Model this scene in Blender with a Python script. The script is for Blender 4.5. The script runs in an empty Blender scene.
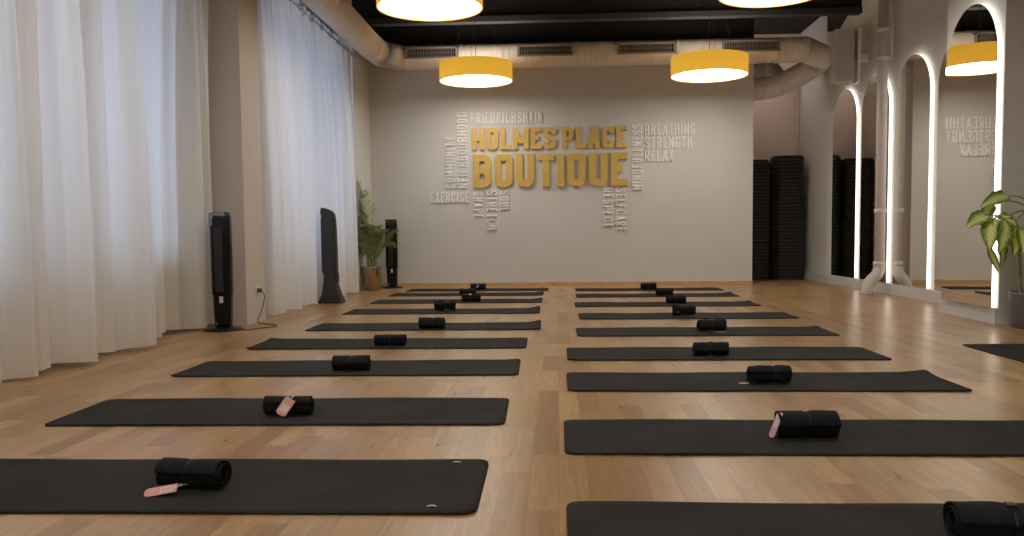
import bpy, bmesh, math, random
from mathutils import Vector, Matrix
random.seed(4)
C = bpy.context.scene.collection
PI = math.pi

# ------------------------------------------------------------------ materials
def mat(name, col, rough=0.6, metal=0.0, emit=None, es=0.0, spec=0.5, noise=0.0, nscale=8.0, bump=0.0, bscale=60.0, coat=0.0):
    m = bpy.data.materials.new(name); m.use_nodes = True
    nt = m.node_tree; b = nt.nodes['Principled BSDF']
    b.inputs['Base Color'].default_value = (*col, 1); b.inputs['Roughness'].default_value = rough
    b.inputs['Metallic'].default_value = metal; b.inputs['Specular IOR Level'].default_value = spec
    b.inputs['Coat Weight'].default_value = coat
    if emit: b.inputs['Emission Color'].default_value = (*emit, 1); b.inputs['Emission Strength'].default_value = es
    tc = nt.nodes.new('ShaderNodeTexCoord')
    if noise > 0:
        n = nt.nodes.new('ShaderNodeTexNoise'); n.inputs['Scale'].default_value = nscale; n.inputs['Detail'].default_value = 5
        nt.links.new(tc.outputs['Object'], n.inputs['Vector'])
        r = nt.nodes.new('ShaderNodeMapRange'); r.inputs['From Min'].default_value = .3; r.inputs['From Max'].default_value = .7
        r.inputs['To Min'].default_value = 1-noise; r.inputs['To Max'].default_value = 1+noise
        nt.links.new(n.outputs['Fac'], r.inputs['Value'])
        mx = nt.nodes.new('ShaderNodeVectorMath'); mx.operation = 'SCALE'; mx.inputs[0].default_value = col
        nt.links.new(r.outputs['Result'], mx.inputs['Scale']); nt.links.new(mx.outputs[0], b.inputs['Base Color'])
    if bump > 0:
        n2 = nt.nodes.new('ShaderNodeTexNoise'); n2.inputs['Scale'].default_value = bscale; n2.inputs['Detail'].default_value = 3
        nt.links.new(tc.outputs['Object'], n2.inputs['Vector'])
        bp = nt.nodes.new('ShaderNodeBump'); bp.inputs['Strength'].default_value = bump; bp.inputs['Distance'].default_value = .004
        nt.links.new(n2.outputs['Fac'], bp.inputs['Height']); nt.links.new(bp.outputs['Normal'], b.inputs['Normal'])
    return m

def emis(name, col, s):
    m = bpy.data.materials.new(name); m.use_nodes = True; nt = m.node_tree; nt.nodes.clear()
    e = nt.nodes.new('ShaderNodeEmission'); e.inputs[0].default_value = (*col, 1); e.inputs[1].default_value = s
    o = nt.nodes.new('ShaderNodeOutputMaterial'); nt.links.new(e.outputs[0], o.inputs[0]); return m

def parquet():
    m = bpy.data.materials.new('oak parquet'); m.use_nodes = True; nt = m.node_tree; N = nt.nodes; L = nt.links
    b = N['Principled BSDF']
    tc = N.new('ShaderNodeTexCoord'); sep = N.new('ShaderNodeSeparateXYZ'); L.new(tc.outputs['Object'], sep.inputs[0])
    def M(op, a, c=None, d=None):
        n = N.new('ShaderNodeMath'); n.operation = op
        for i, v in enumerate((a, c, d)):
            if v is None: continue
            if isinstance(v, (int, float)): n.inputs[i].default_value = v
            else: L.new(v, n.inputs[i])
        return n.outputs[0]
    W, LN = .092, .62
    u = M('DIVIDE', sep.outputs[0], W); row = M('FLOOR', u); fu = M('FRACT', u)
    wn = N.new('ShaderNodeTexWhiteNoise'); wn.noise_dimensions = '1D'; L.new(row, wn.inputs['W'])
    v = M('ADD', M('DIVIDE', sep.outputs[1], LN), M('MULTIPLY', wn.outputs['Value'], 7.3))
    colm = M('FLOOR', v); fv = M('FRACT', v)
    cb = N.new('ShaderNodeCombineXYZ'); L.new(row, cb.inputs[0]); L.new(colm, cb.inputs[1])
    w2 = N.new('ShaderNodeTexWhiteNoise'); w2.noise_dimensions = '2D'; L.new(cb.outputs[0], w2.inputs['Vector'])
    ramp = N.new('ShaderNodeValToRGB'); e = ramp.color_ramp.elements
    e[0].position = 0; e[0].color = (.315, .165, .066, 1); e[1].position = 1; e[1].color = (.50, .305, .135, 1)
    k = e.new(.3); k.color = (.405, .228, .094, 1); k = e.new(.7); k.color = (.445, .262, .111, 1)
    L.new(w2.outputs['Value'], ramp.inputs[0])
    # grain, shifted per strip
    mp = N.new('ShaderNodeCombineXYZ')
    L.new(M('ADD', M('MULTIPLY', sep.outputs[0], 42.), M('MULTIPLY', w2.outputs['Value'], 31.)), mp.inputs[0])
    L.new(M('MULTIPLY', sep.outputs[1], 3.2), mp.inputs[1])
    ns = N.new('ShaderNodeTexNoise'); ns.inputs['Scale'].default_value = 1; ns.inputs['Detail'].default_value = 5; ns.inputs['Distortion'].default_value = 1.2
    L.new(mp.outputs[0], ns.inputs['Vector'])
    mr = N.new('ShaderNodeMapRange'); mr.inputs['From Min'].default_value = .3; mr.inputs['From Max'].default_value = .7
    mr.inputs['To Min'].default_value = .78; mr.inputs['To Max'].default_value = 1.18; L.new(ns.outputs['Fac'], mr.inputs['Value'])
    # seams
    su = M('MINIMUM', fu, M('SUBTRACT', 1., fu)); sv = M('MINIMUM', fv, M('SUBTRACT', 1., fv))
    su = M('LESS_THAN', su, .018); sv = M('LESS_THAN', sv, .0035); seam = M('MAXIMUM', su, sv)
    fac = M('MULTIPLY', mr.outputs['Result'], M('SUBTRACT', 1., M('MULTIPLY', seam, .18)))
    sc = N.new('ShaderNodeVectorMath'); sc.operation = 'SCALE'; L.new(ramp.outputs[0], sc.inputs[0]); L.new(fac, sc.inputs['Scale'])
    L.new(sc.outputs[0], b.inputs['Base Color'])
    rr = N.new('ShaderNodeMapRange'); rr.inputs['To Min'].default_value = .24; rr.inputs['To Max'].default_value = .36
    L.new(ns.outputs['Fac'], rr.inputs['Value']); L.new(rr.outputs[0], b.inputs['Roughness'])
    n3 = N.new('ShaderNodeTexNoise'); n3.inputs['Scale'].default_value = 5; L.new(tc.outputs['Object'], n3.inputs['Vector'])
    bp = N.new('ShaderNodeBump'); bp.inputs['Strength'].default_value = .2; bp.inputs['Distance'].default_value = .01
    L.new(n3.outputs['Fac'], bp.inputs['Height']); L.new(bp.outputs['Normal'], b.inputs['Normal'])
    b.inputs['Specular IOR Level'].default_value = .5
    return m

def cloth_mat():
    m = bpy.data.materials.new('voile curtain'); m.use_nodes = True; nt = m.node_tree; N = nt.nodes; L = nt.links
    N.clear(); o = N.new('ShaderNodeOutputMaterial')
    d = N.new('ShaderNodeBsdfDiffuse'); d.inputs[0].default_value = (.90, .81, .67, 1)
    t = N.new('ShaderNodeBsdfTranslucent'); t.inputs[0].default_value = (.72, .74, .80, 1)
    mx = N.new('ShaderNodeMixShader'); mx.inputs[0].default_value = .34
    L.new(d.outputs[0], mx.inputs[1]); L.new(t.outputs[0], mx.inputs[2]); L.new(mx.outputs[0], o.inputs[0])
    tc = N.new('ShaderNodeTexCoord'); n = N.new('ShaderNodeTexNoise'); n.inputs['Scale'].default_value = 220
    L.new(tc.outputs['Object'], n.inputs['Vector'])
    bp = N.new('ShaderNodeBump'); bp.inputs['Strength'].default_value = .08; bp.inputs['Distance'].default_value = .002
    L.new(n.outputs['Fac'], bp.inputs['Height']); L.new(bp.outputs['Normal'], d.inputs['Normal'])
    return m

def leaf_mat(name, edge, mid, vein_n=16.0):
    m = bpy.data.materials.new(name); m.use_nodes = True; nt = m.node_tree; N = nt.nodes; L = nt.links; b = N['Principled BSDF']
    uv = N.new('ShaderNodeTexCoord'); s = N.new('ShaderNodeSeparateXYZ'); L.new(uv.outputs['UV'], s.inputs[0])
    def M(op, a, c=None):
        n = N.new('ShaderNodeMath'); n.operation = op
        for i, v in enumerate((a, c)):
            if v is None: continue
            if isinstance(v, (int, float)): n.inputs[i].default_value = v
            else: L.new(v, n.inputs[i])
        return n.outputs[0]
    au = M('ABSOLUTE', M('SUBTRACT', s.outputs[0], .5))
    st = M('SINE', M('MULTIPLY', M('SUBTRACT', s.outputs[1], M('MULTIPLY', au, .55)), vein_n*6.283/2))
    fac = M('ADD', M('MULTIPLY', au, 2.3), M('MULTIPLY', st, .11))
    r = N.new('ShaderNodeValToRGB'); e = r.color_ramp.elements
    e[0].position = .30; e[0].color = (*mid, 1); e[1].position = .82; e[1].color = (*edge, 1)
    L.new(fac, r.inputs[0]); L.new(r.outputs[0], b.inputs['Base Color']); b.inputs['Roughness'].default_value = .4
    return m

WARM = (1.0, .86, .70)
m_floor = parquet()
m_wall = mat('warm white wall paint', (.635, .61, .565), .75, noise=.02, nscale=1.5, bump=.05, bscale=90)
m_wallb = mat('grey paint', (.36, .345, .33), .8, noise=.02, nscale=2, bump=.05)
m_wallr = mat('light grey wall paint', (.70, .68, .655), .75, noise=.03, nscale=2, bump=.05)
m_pink = mat('muted alcove wall paint', (.86, .72, .64), .8, noise=.02)
m_black = mat('black ceiling paint', (.006, .006, .006), .9, noise=.1)
m_beam = mat('grey beam paint', (.028, .027, .026), .8, noise=.05)
m_skirt = mat('grey skirting paint', (.62, .60, .57), .6, noise=.03)
m_oakskirt = mat('oak skirting', (.58, .35, .15), .5, noise=.12, nscale=12)
m_duct = mat('spiral duct paint', (.76, .70, .64), .55, noise=.03, bump=.1, bscale=30)
m_grille = mat('grille metal', (.34, .31, .28), .45, metal=.3, noise=.04)
m_dark = mat('dark recess', (.01, .01, .01), .8, noise=.1)
m_mat = mat('black rubber mat', (.0235, .021, .0175), .85, noise=.3, nscale=3.5, bump=.35, bscale=160, spec=.2)
m_roll = mat('black towelling', (.011, .011, .012), .85, noise=.25, nscale=30, bump=.6, bscale=120, spec=.25)
m_strap = mat('black elastic strap', (.006, .006, .007), .5, noise=.15, nscale=60)
m_tag = mat('coral paper tag', (.78, .36, .29), .6, noise=.05, nscale=40)
m_tagw = mat('pale tag print', (.75, .62, .60), .6, noise=.05)
m_tagp = mat('pale pink tag', (.72, .42, .40), .6, noise=.05)
m_string = mat('white string', (.8, .8, .78), .6, noise=.05)
m_gold = mat('gold painted letters', (.64, .42, .10), .5, metal=.15, noise=.05)
m_white = mat('white letters', (.93, .91, .88), .5, noise=.02)
m_curt = cloth_mat()
m_chrome = mat('chrome', (.6, .6, .6), .25, metal=1, noise=.02)
m_gloss = mat('gloss black plastic', (.006, .006, .007), .28, noise=.05, spec=.3)
m_matteb = mat('matt black plastic', (.018, .018, .018), .5, noise=.1)
m_char = mat('charcoal plastic', (.024, .022, .022), .5, noise=.08)
m_silver = mat('silver plastic', (.26, .26, .255), .4, metal=.4, noise=.03)
m_whitep = mat('white plastic', (.72, .70, .66), .45, noise=.02)
m_pipe = mat('white painted pipe', (.66, .60, .55), .5, noise=.03)
m_speaker = mat('white speaker paint', (.60, .56, .52), .5, noise=.02)
m_brass = mat('brushed brass', (.42, .33, .22), .22, metal=.9, noise=.12, nscale=6)
m_potg = mat('dark grey planter', (.13, .125, .13), .6, noise=.06)
m_soil = mat('soil', (.03, .02, .013), .95, noise=.4, nscale=40, bump=.8)
m_palm = mat('palm green', (.25, .30, .11), .5, noise=.35, nscale=9)
m_palmst = mat('palm stem', (.24, .25, .07), .5, noise=.2, nscale=9)
m_cane = mat('cane stem', (.25, .22, .10), .6, noise=.4, nscale=22)
m_dief = leaf_mat('variegated leaf', (.13, .25, .025), (.76, .80, .26))
m_mirror = mat('mirror', (.80, .79, .76), .015, metal=1)
m_led = emis('warm LED light', (1.0, .93, .80), 3.0)
m_diff = emis('lamp diffuser light', (1.0, .94, .85), 11.5)
m_step = mat('black step plastic', (.004, .0035, .0035), .7, noise=.15, nscale=20)
m_steplip = mat('lighter step edge', (.10, .078, .070), .5, noise=.2, nscale=20)  # step lip in a lighter tone than the body
m_cable = mat('grey cable', (.06, .06, .06), .5, noise=.05)
m_wire = mat('steel wire', (.03, .03, .03), .4, metal=.6, noise=.02)
m_frame = mat('white window frame', (.6, .6, .58), .5, noise=.02)

def shade_mat():
    m = mat('yellow lamp fabric', (.80, .42, .035), .8, emit=(1.0, .53, .05), es=.62, noise=.04, nscale=30)
    return m
m_shade = shade_mat()
def glass_mat():
    m = bpy.data.materials.new('window glass'); m.use_nodes = True; nt = m.node_tree; nt.nodes.clear()
    t = nt.nodes.new('ShaderNodeBsdfTransparent'); g = nt.nodes.new('ShaderNodeBsdfGlossy'); g.inputs['Roughness'].default_value = .02
    x = nt.nodes.new('ShaderNodeMixShader'); x.inputs[0].default_value = .06; o = nt.nodes.new('ShaderNodeOutputMaterial')
    nt.links.new(t.outputs[0], x.inputs[1]); nt.links.new(g.outputs[0], x.inputs[2]); nt.links.new(x.outputs[0], o.inputs[0]); return m
m_glass = glass_mat()

# ------------------------------------------------------------------ mesh helpers
def obj(name, bm, m, parent=None, smooth=False, loc=None):
    me = bpy.data.meshes.new(name); bm.normal_update(); bm.to_mesh(me); bm.free()
    if smooth:
        for p in me.polygons: p.use_smooth = True
    for k in (m if isinstance(m, (list, tuple)) else [m]): me.materials.append(k)
    o = bpy.data.objects.new(name, me); C.objects.link(o)
    if parent: o.parent = parent
    if loc: o.location = loc
    return o
def thing(name, label, cat, loc=(0, 0, 0), rot=(0, 0, 0), group=None):
    o = bpy.data.objects.new(name, None); C.objects.link(o); o.location = loc; o.rotation_euler = rot
    o.empty_display_size = .1
    return tag(o, label, cat, group)
def tag(o, label, cat, group=None):
    o['label'] = label; o['category'] = cat
    if group: o['group'] = group
    return o
def struct(name, bm, m, parent=None, smooth=False):
    o = obj(name, bm, m, parent, smooth)
    if parent is None: o['kind'] = 'structure'
    return o
def B(): return bmesh.new()
def box(bm, x0, x1, y0, y1, z0, z1, bev=0, mi=0):
    vs = [bm.verts.new((x, y, z)) for x in (x0, x1) for y in (y0, y1) for z in (z0, z1)]
    fs = []
    for f in ((0,1,3,2), (4,6,7,5), (0,4,5,1), (2,3,7,6), (0,2,6,4), (1,5,7,3)):
        q = bm.faces.new([vs[i] for i in f]); q.material_index = mi; fs.append(q)
    if bev:
        es = list({e for f in fs for e in f.edges})
        r = bmesh.ops.bevel(bm, geom=es, offset=bev, segments=2, affect='EDGES', profile=.6)
        for f in r['faces']: f.material_index = mi
    return bm
def prism(bm, pts, axis, a, b, mi=0):
    """closed 2-D outline extruded along axis 'x','y' or 'z' from a to b"""
    def P(p, t):
        return {'x': (t, p[0], p[1]), 'y': (p[0], t, p[1]), 'z': (p[0], p[1], t)}[axis]
    A = [bm.verts.new(P(p, a)) for p in pts]; Bv = [bm.verts.new(P(p, b)) for p in pts]
    n = len(pts); fs = [bm.faces.new(A), bm.faces.new(Bv[::-1])]
    for i in range(n): fs.append(bm.faces.new((A[i], Bv[i], Bv[(i+1) % n], A[(i+1) % n])))
    for f in fs: f.material_index = mi
    bmesh.ops.recalc_face_normals(bm, faces=fs)
    return fs
def lathe(bm, prof, n=32, cx=0, cy=0, sx=1, sy=1, mi=0):
    rings = []
    for r, z in prof:
        rings.append([bm.verts.new((cx+sx*r*math.cos(2*PI*i/n), cy+sy*r*math.sin(2*PI*i/n), z)) for i in range(n)] if r > 1e-6 else [bm.verts.new((cx, cy, z))])
    fs = []
    for a, b in zip(rings, rings[1:]):
        for i in range(n):
            j = (i+1) % n
            if len(a) == 1 and len(b) == 1: continue
            if len(a) == 1: fs.append(bm.faces.new((a[0], b[i], b[j])))
            elif len(b) == 1: fs.append(bm.faces.new((a[i], b[0], a[j])))
            else: fs.append(bm.faces.new((a[i], a[j], b[j], b[i])))
    for f in fs: f.material_index = mi
    bmesh.ops.recalc_face_normals(bm, faces=fs)
def tube(bm, pts, r, n=12, caps=True, rf=None, mi=0):
    pts = [Vector(p) for p in pts]; rings = []; up = Vector((0, 0, 1)); prev = None
    for i, p in enumerate(pts):
        t = (pts[min(i+1, len(pts)-1)] - pts[max(i-1, 0)]).normalized()
        if prev is None:
            a = t.cross(up) if abs(t.z) < .95 else t.cross(Vector((1, 0, 0))); a.normalize()
        else: a = (prev - t*prev.dot(t)).normalized()
        b = t.cross(a); prev = a; rr = rf(i) if rf else r
        rings.append([bm.verts.new(p + rr*(a*math.cos(2*PI*k/n)+b*math.sin(2*PI*k/n))) for k in range(n)])
    fs = []
    for A, Bq in zip(rings, rings[1:]):
        for k in range(n): fs.append(bm.faces.new((A[k], A[(k+1) % n], Bq[(k+1) % n], Bq[k])))
    if caps: fs.append(bm.faces.new(rings[0])); fs.append(bm.faces.new(rings[-1][::-1]))
    for f in fs: f.material_index = mi
    bmesh.ops.recalc_face_normals(bm, faces=fs)
def smooth_path(pts, k=6):
    pts = [Vector(p) for p in pts]; out = []
    for i in range(len(pts)-1):
        p0, p1, p2, p3 = pts[max(i-1, 0)], pts[i], pts[i+1], pts[min(i+2, len(pts)-1)]
        for j in range(k):
            t = j/k; out.append(.5*((2*p1)+(p2-p0)*t+(2*p0-5*p1+4*p2-p3)*t*t+(3*p1-p0-3*p2+p3)*t**3))
    out.append(pts[-1]); return out

# ------------------------------------------------------------------ the room
CZ = 4.15; XL = -2.80; YB = 13.0; XR = 4.14
XP = lambda y: 3.63 + .038*(y-7.2)       # pier face, a little splayed
bm = B(); box(bm, -3.7, 6.6, -3.6, 15.1, -.1, 0); struct('floor', bm, m_floor)
bm = B(); box(bm, -3.7, 6.6, -3.6, 15.1, CZ, CZ+.1); struct('ceiling', bm, m_black)
bm = B(); box(bm, -3.7, 2.93, YB, YB+.15, 0, 3.60); struct('wall_back', bm, m_wall)
bm = B(); box(bm, -3.7, 2.93, YB, YB+.15, 3.60, CZ); struct('wall_back_upper', bm, m_black)
bm = B(); box(bm, 2.93-.15, 2.93, YB+.15, 14.95, 0, CZ); struct('wall_alcove_left', bm, m_pink)
bm = B(); box(bm, 2.7, XR+.3, 14.95, 15.1, 0, CZ); struct('wall_alcove_back', bm, m_pink)
bm = B(); box(bm, XR, XR+.15, 8.3, 14.95, 0, CZ); struct('wall_right', bm, m_wallr)
# pier that carries the nearest mirror
bm = B(); prism(bm, [(XP(7.2), 7.2), (XP(8.34), 8.34), (XR+.16, 8.34), (6.6, 8.34), (6.6, 7.2)], 'z', 0, CZ); struct('wall_pier', bm, m_wallr)
bm = B(); box(bm, 6.45, 6.6, -3.6, 7.2, 0, CZ); struct('wall_right_front', bm, m_wall)
bm = B(); box(bm, -3.7, 6.6, -3.6, -3.5, 0, CZ); struct('wall_rear', bm, m_wall)
# left side: reveals and pillars
bm = B(); box(bm, -3.7, XL+.02, 7.44, 7.93, 0, CZ); struct('wall_left_pillar', bm, mat('beige pillar paint', (.60, .53, .455), .75, noise=.02, nscale=2))
bm = B(); box(bm, -3.7, XL-.055, 11.95, YB, 0, CZ); struct('wall_left_end', bm, m_wallr)
bm = B(); box(bm, -3.7, XL, -3.5, 1.55, 0, CZ); struct('wall_left_front', bm, m_wall)
def window_bay(n, y0, y1):
    """outer wall with an opening, lintel, sill and frame; daylight comes through the opening"""
    bm = B(); x0, x1 = -3.7, -3.27; zs, zt = .60, 3.35
    box(bm, x0, x1, y0, y1, 0, zs); box(bm, x0, x1, y0, y1, zt, CZ)
    box(bm, x0, x1, y0, y0+.40, zs, zt); box(bm, x0, x1, y1-.40, y1, zs, zt)
    struct('wall_left_outer_%d' % n, bm, m_wall)
    bm = B(); box(bm, -3.27, -3.12, y0, y1, 3.50, CZ); struct('trim_lintel_%d' % n, bm, m_wallb)
    w = B(); ya, yb = y0+.40, y1-.40; t = .06
    nb = max(2, round((yb-ya)/1.3)); 
    box(w, -3.42, -3.34, ya, yb, zs, zs+t); box(w, -3.42, -3.34, ya, yb, zt-t, zt); box(w, -3.42, -3.34, ya, yb, 2.5, 2.5+t)
    for i in range(nb+1):
        yy = ya + (yb-ya-t)*i/nb; box(w, -3.42, -3.34, yy, yy+t, zs, zt)
    o = struct('window_%d' % n, w, m_frame)
    g = B(); box(g, -3.385, -3.37, ya+.02, yb-.02, zs+.02, zt-.02); obj('glass_pane', g, m_glass, o)
    s = B(); box(s, -3.34, -3.225, ya, yb, zs, zs+.025, .004); obj('window_sill', s, m_frame, o)
    L = bpy.data.lights.new('window_portal', 'AREA'); L.shape = 'RECTANGLE'; L.size = yb-ya; L.size_y = zt-zs
    L.cycles.is_portal = True
    lo = bpy.data.objects.new('window_portal', L); C.objects.link(lo); lo.location = (-3.44, (ya+yb)/2, (zs+zt)/2)
    lo.rotation_euler = Matrix(((0, 0, -1), (1, 0, 0), (0, 1, 0))).transposed().to_euler() if False else (PI/2, 0, -PI/2)
window_bay(1, 1.55, 7.44); window_bay(2, 7.93, 11.95)

# skirtings
bm = B(); box(bm, XL-.055, 2.93, YB-.018, YB, 0, .055); struct('baseboard_back', bm, m_oakskirt)
bm = B(); box(bm, XR-.06, XR, 8.35, 14.95, 0, .135, .004); struct('baseboard_right', bm, m_skirt)
bm = B(); prism(bm, [(XP(7.205)-.022, 7.205), (XP(8.34)-.022, 8.34), (XP(8.34), 8.34), (XP(7.205), 7.205)], 'z', 0, .135); struct('baseboard_pier', bm, m_skirt)
# ceiling beam, corner haunch, slim corner pipe in the alcove
bm = B(); box(bm, XL-.3, XR, 11.95, 12.10, 3.735, 3.815, .006); box(bm, XL-.3, XR, 11.99, 12.06, 3.815, CZ, 0, 1); struct('trim_beam', bm, [m_beam, m_black])
bm = B(); prism(bm, [(12.95, 3.72), (12.11, 3.98), (12.11, CZ), (12.95, CZ)], 'x', 3.98, XR); struct('trim_haunch', bm, mat('brown haunch', (.05, .038, .03), .8, noise=.05))
bm = B(); tube(bm, [(4.10, 14.88, 0), (4.10, 14.88, 3.6)], .018); o = obj('corner_pipe', bm, m_pipe, None, True)
tag(o, 'slim pale pipe running up the inner corner behind the step stacks', 'pipe')

# ------------------------------------------------------------------ ventilation ducts
def spiral_tube(bm, path, r, pitch=.11, n=28):
    """round duct with raised lock seams"""
    pts = [Vector(p) for p in path]; d = [0]
    for a, b in zip(pts, pts[1:]): d.append(d[-1]+(b-a).length)
    out = []; tot = d[-1]; s = 0; ss = []
    while s < tot:
        ss += [s, min(tot, s+pitch-.012), min(tot, s+pitch-.006)]; s += pitch
    ss.append(tot); ss = sorted(set(round(x, 5) for x in ss))
    rad = []
    for x in ss:
        i = max(k for k in range(len(d)) if d[k] <= x+1e-6); i = min(i, len(pts)-2)
        t = (x-d[i])/max(1e-9, d[i+1]-d[i]); out.append(pts[i].lerp(pts[i+1], t))
        f = (x/pitch) % 1.0; rad.append(r+.0035 if f > .9 else r)
    tube(bm, out, r, n, True, rf=lambda i: rad[i])
def sleeve(bm, c, ax, r, w=.05):
    a = Vector(ax).normalized(); tube(bm, [Vector(c)-a*w/2, Vector(c)+a*w/2], r, 28)
dl = thing('ventilation_duct', 'round pale spiral duct running along the window side under the ceiling', 'duct', (-2.62, 6, 3.5))
def rel(bm, o):
    bmesh.ops.translate(bm, verts=bm.verts, vec=-Vector(o.location)); return bm
bm = B(); spiral_tube(bm, [(-2.65, -1.0, 3.49), (-2.65, 12.05, 3.49)], .185); obj('pipe', rel(bm, dl), m_duct, dl, True)
bm = B(); spiral_tube(bm, smooth_path([(-2.65, 12.05, 3.49), (-2.635, 12.35, 3.48), (-2.55, 12.62, 3.45), (-2.42, 12.74, 3.435), (-2.30, 12.77, 3.43)], 10), .185, .5); obj('elbow', rel(bm, dl), m_duct, dl, True)
for y in (3.2, 5.4, 7.2, 9.0, 11.0, 12.05):
    bm = B(); sleeve(bm, (-2.65, y, 3.49), (0, 1, 0), .192, .05); obj('collar', rel(bm, dl), m_duct, dl, True)
dc = thing('ventilation_duct', 'wide pale duct with four grilles running along the top of the back wall', 'duct', (.9, 12.77, 3.43))
bm = B(); spiral_tube(bm, [(-2.32, 12.77, 3.43), (3.62, 12.77, 3.43)], .178, .085); obj('pipe', rel(bm, dc), m_duct, dc, True)
bm = B(); spiral_tube(bm, smooth_path([(3.62, 12.77, 3.43), (3.78, 12.79, 3.42), (3.90, 12.90, 3.40), (3.94, 13.05, 3.37), (3.93, 13.20, 3.34)], 10), .178, .5); obj('elbow', rel(bm, dc), m_duct, dc, True)
for x in (-2.30, -1.42, .30, 1.75, 3.20, 3.62):
    bm = B(); sleeve(bm, (x, 12.77, 3.43), (1, 0, 0), .186, .035); obj('collar', rel(bm, dc), m_duct, dc, True)
for x0, x1 in ((-2.21, -1.44), (-.57, .24), (.88, 1.72), (2.38, 3.20)):
    z0, z1 = 3.375, 3.535; y = 12.545
    bm = B(); box(bm, x0, x1, y, y+.03, z0, z0+.022); box(bm, x0, x1, y, y+.03, z1-.022, z1); box(bm, x0, x0+.03, y, y+.03, z0, z1); box(bm, x1-.03, x1, y, y+.03, z0, z1)
    box(bm, x0+.004, x1-.004, y+.03, 12.70, z0+.004, z1-.004)
    g = obj('grille', rel(bm, dc), m_grille, dc)
    bm = B(); box(bm, x0+.03, x1-.03, y+.026, y+.033, z0+.022, z1-.022); obj('recess', rel(bm, dc), m_dark, g)
    bm = B(); k = int((x1-x0-.06)/.023)
    for i in range(k):
        xx = x0+.034+i*.023
        box(bm, xx, xx+.006, y+.004, y+.025, z0+.02, z1-.02)
    box(bm, x0+.03, x1-.03, y+.024, y+.0255, (z0+z1)/2-.003, (z0+z1)/2+.003); obj('slats', rel(bm, dc), m_grille, g)
db = thing('ventilation_duct', 'pale duct bend dropping from the ceiling into the alcove above the step stacks', 'duct', (3.5, 13.5, 3.2))
bm = B(); tube(bm, smooth_path([(3.93, 13.23, 3.34), (3.90, 13.42, 3.29), (3.72, 13.55, 3.19), (3.45, 13.60, 3.07), (3.2, 13.62, 3.02), (2.94, 13.62, 3.01)], 9), .17, 28); obj('bend', rel(bm, db), m_duct, db, True)
for c, a in (((3.2, 13.62, 3.02), (1, 0, .1)), ((3.45, 13.60, 3.07), (1, -.1, .35)), ((3.08, 13.62, 3.012), (1, 0, 0))):
    bm = B(); sleeve(bm, c, a, .178, .03); obj('collar', rel(bm, db), m_duct, db, True)
bm = B(); spiral_tube(bm, [(3.45, 13.95, 3.40), (2.95, 13.95, 3.30)], .12, .1); obj('branch', rel(bm, db), m_duct, db, True)
bm = B(); tube(bm, smooth_path([(3.42, 13.60, 3.08), (3.5, 13.8, 3.25), (3.45, 13.95, 3.40)], 4), .10, 20); obj('branch_neck', rel(bm, db), m_duct, db, True)

# ------------------------------------------------------------------ pendant lamps
def lamp(x, y, z, label, flip=0):
    t = thing('pendant_lamp', label, 'lamp', (x, y, z), group='yellow drum pendant lamps')
    R, Hs = .505, .245
    bm = B(); lathe(bm, [(R, 0), (R, Hs), (R-.012, Hs), (R-.012, .0), (R, 0)], 64); obj('shade', bm, m_shade, t, True)
    bm = B(); lathe(bm, [(0, .012), (R-.013, .012), (R-.013, .03), (0, .03)], 64); obj('diffuser', bm, m_diff, t)
    bm = B(); box(bm, -.003, .003, -R-.003, -R+.001, .004, Hs-.004) if flip else box(bm, R-.001, R+.003, -.003, .003, .004, Hs-.004)
    obj('shade_seam', bm, mat('seam thread', (.35, .14, .02), .8, noise=.1), t)
    for k in range(3):
        a = 2*PI*k/3+.5
        bm = B(); tube(bm, [(R*.96*math.cos(a), R*.96*math.sin(a), Hs), (.03*math.cos(a), .03*math.sin(a), CZ-z-.02)], .002, 6); obj('suspension_wire', bm, m_wire, t)
    bm = B(); tube(bm, [(0, 0, .1), (0, 0, CZ-z-.02)], .0035, 6); obj('power_cable', bm, m_wire, t)
    bm = B(); lathe(bm, [(0, CZ-z), (.07, CZ-z), (.07, CZ-z-.03), (0, CZ-z-.03)], 24); obj('ceiling_rose', bm, m_dark, t)
    bm = B()
    for k in range(3):
        a = 2*PI*k/3+.5; tube(bm, [(0, 0, .12), ((R-.01)*math.cos(a), (R-.01)*math.sin(a), .12)], .006, 6)
    obj('spider_frame', bm, m_wire, t)
lamp(-1.11, 11.85, 2.90, 'yellow drum pendant hanging in front of the back wall, above the word FRIEDRICHSHAIN')
lamp(2.03, 11.6, 2.865, 'yellow drum pendant hanging near the right end of the back wall duct')
lamp(-1.20, 8.2, 2.945, 'yellow drum pendant cut by the top edge, on the left side')
lamp(2.05, 8.35, 3.04, 'drum pendant at the top edge on the right, mostly its glowing underside showing')
for x in (-1.2, 2.05):  # unseen pendants continuing both rows, added to supply room light
    for y in (4.7, 1.2, -2.2):
        lamp(x, y, 2.95, 'unseen yellow drum pendant added for room light in the %s row nearer the camera, outside the photo' % ('left' if x < 0 else 'right'))

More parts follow.
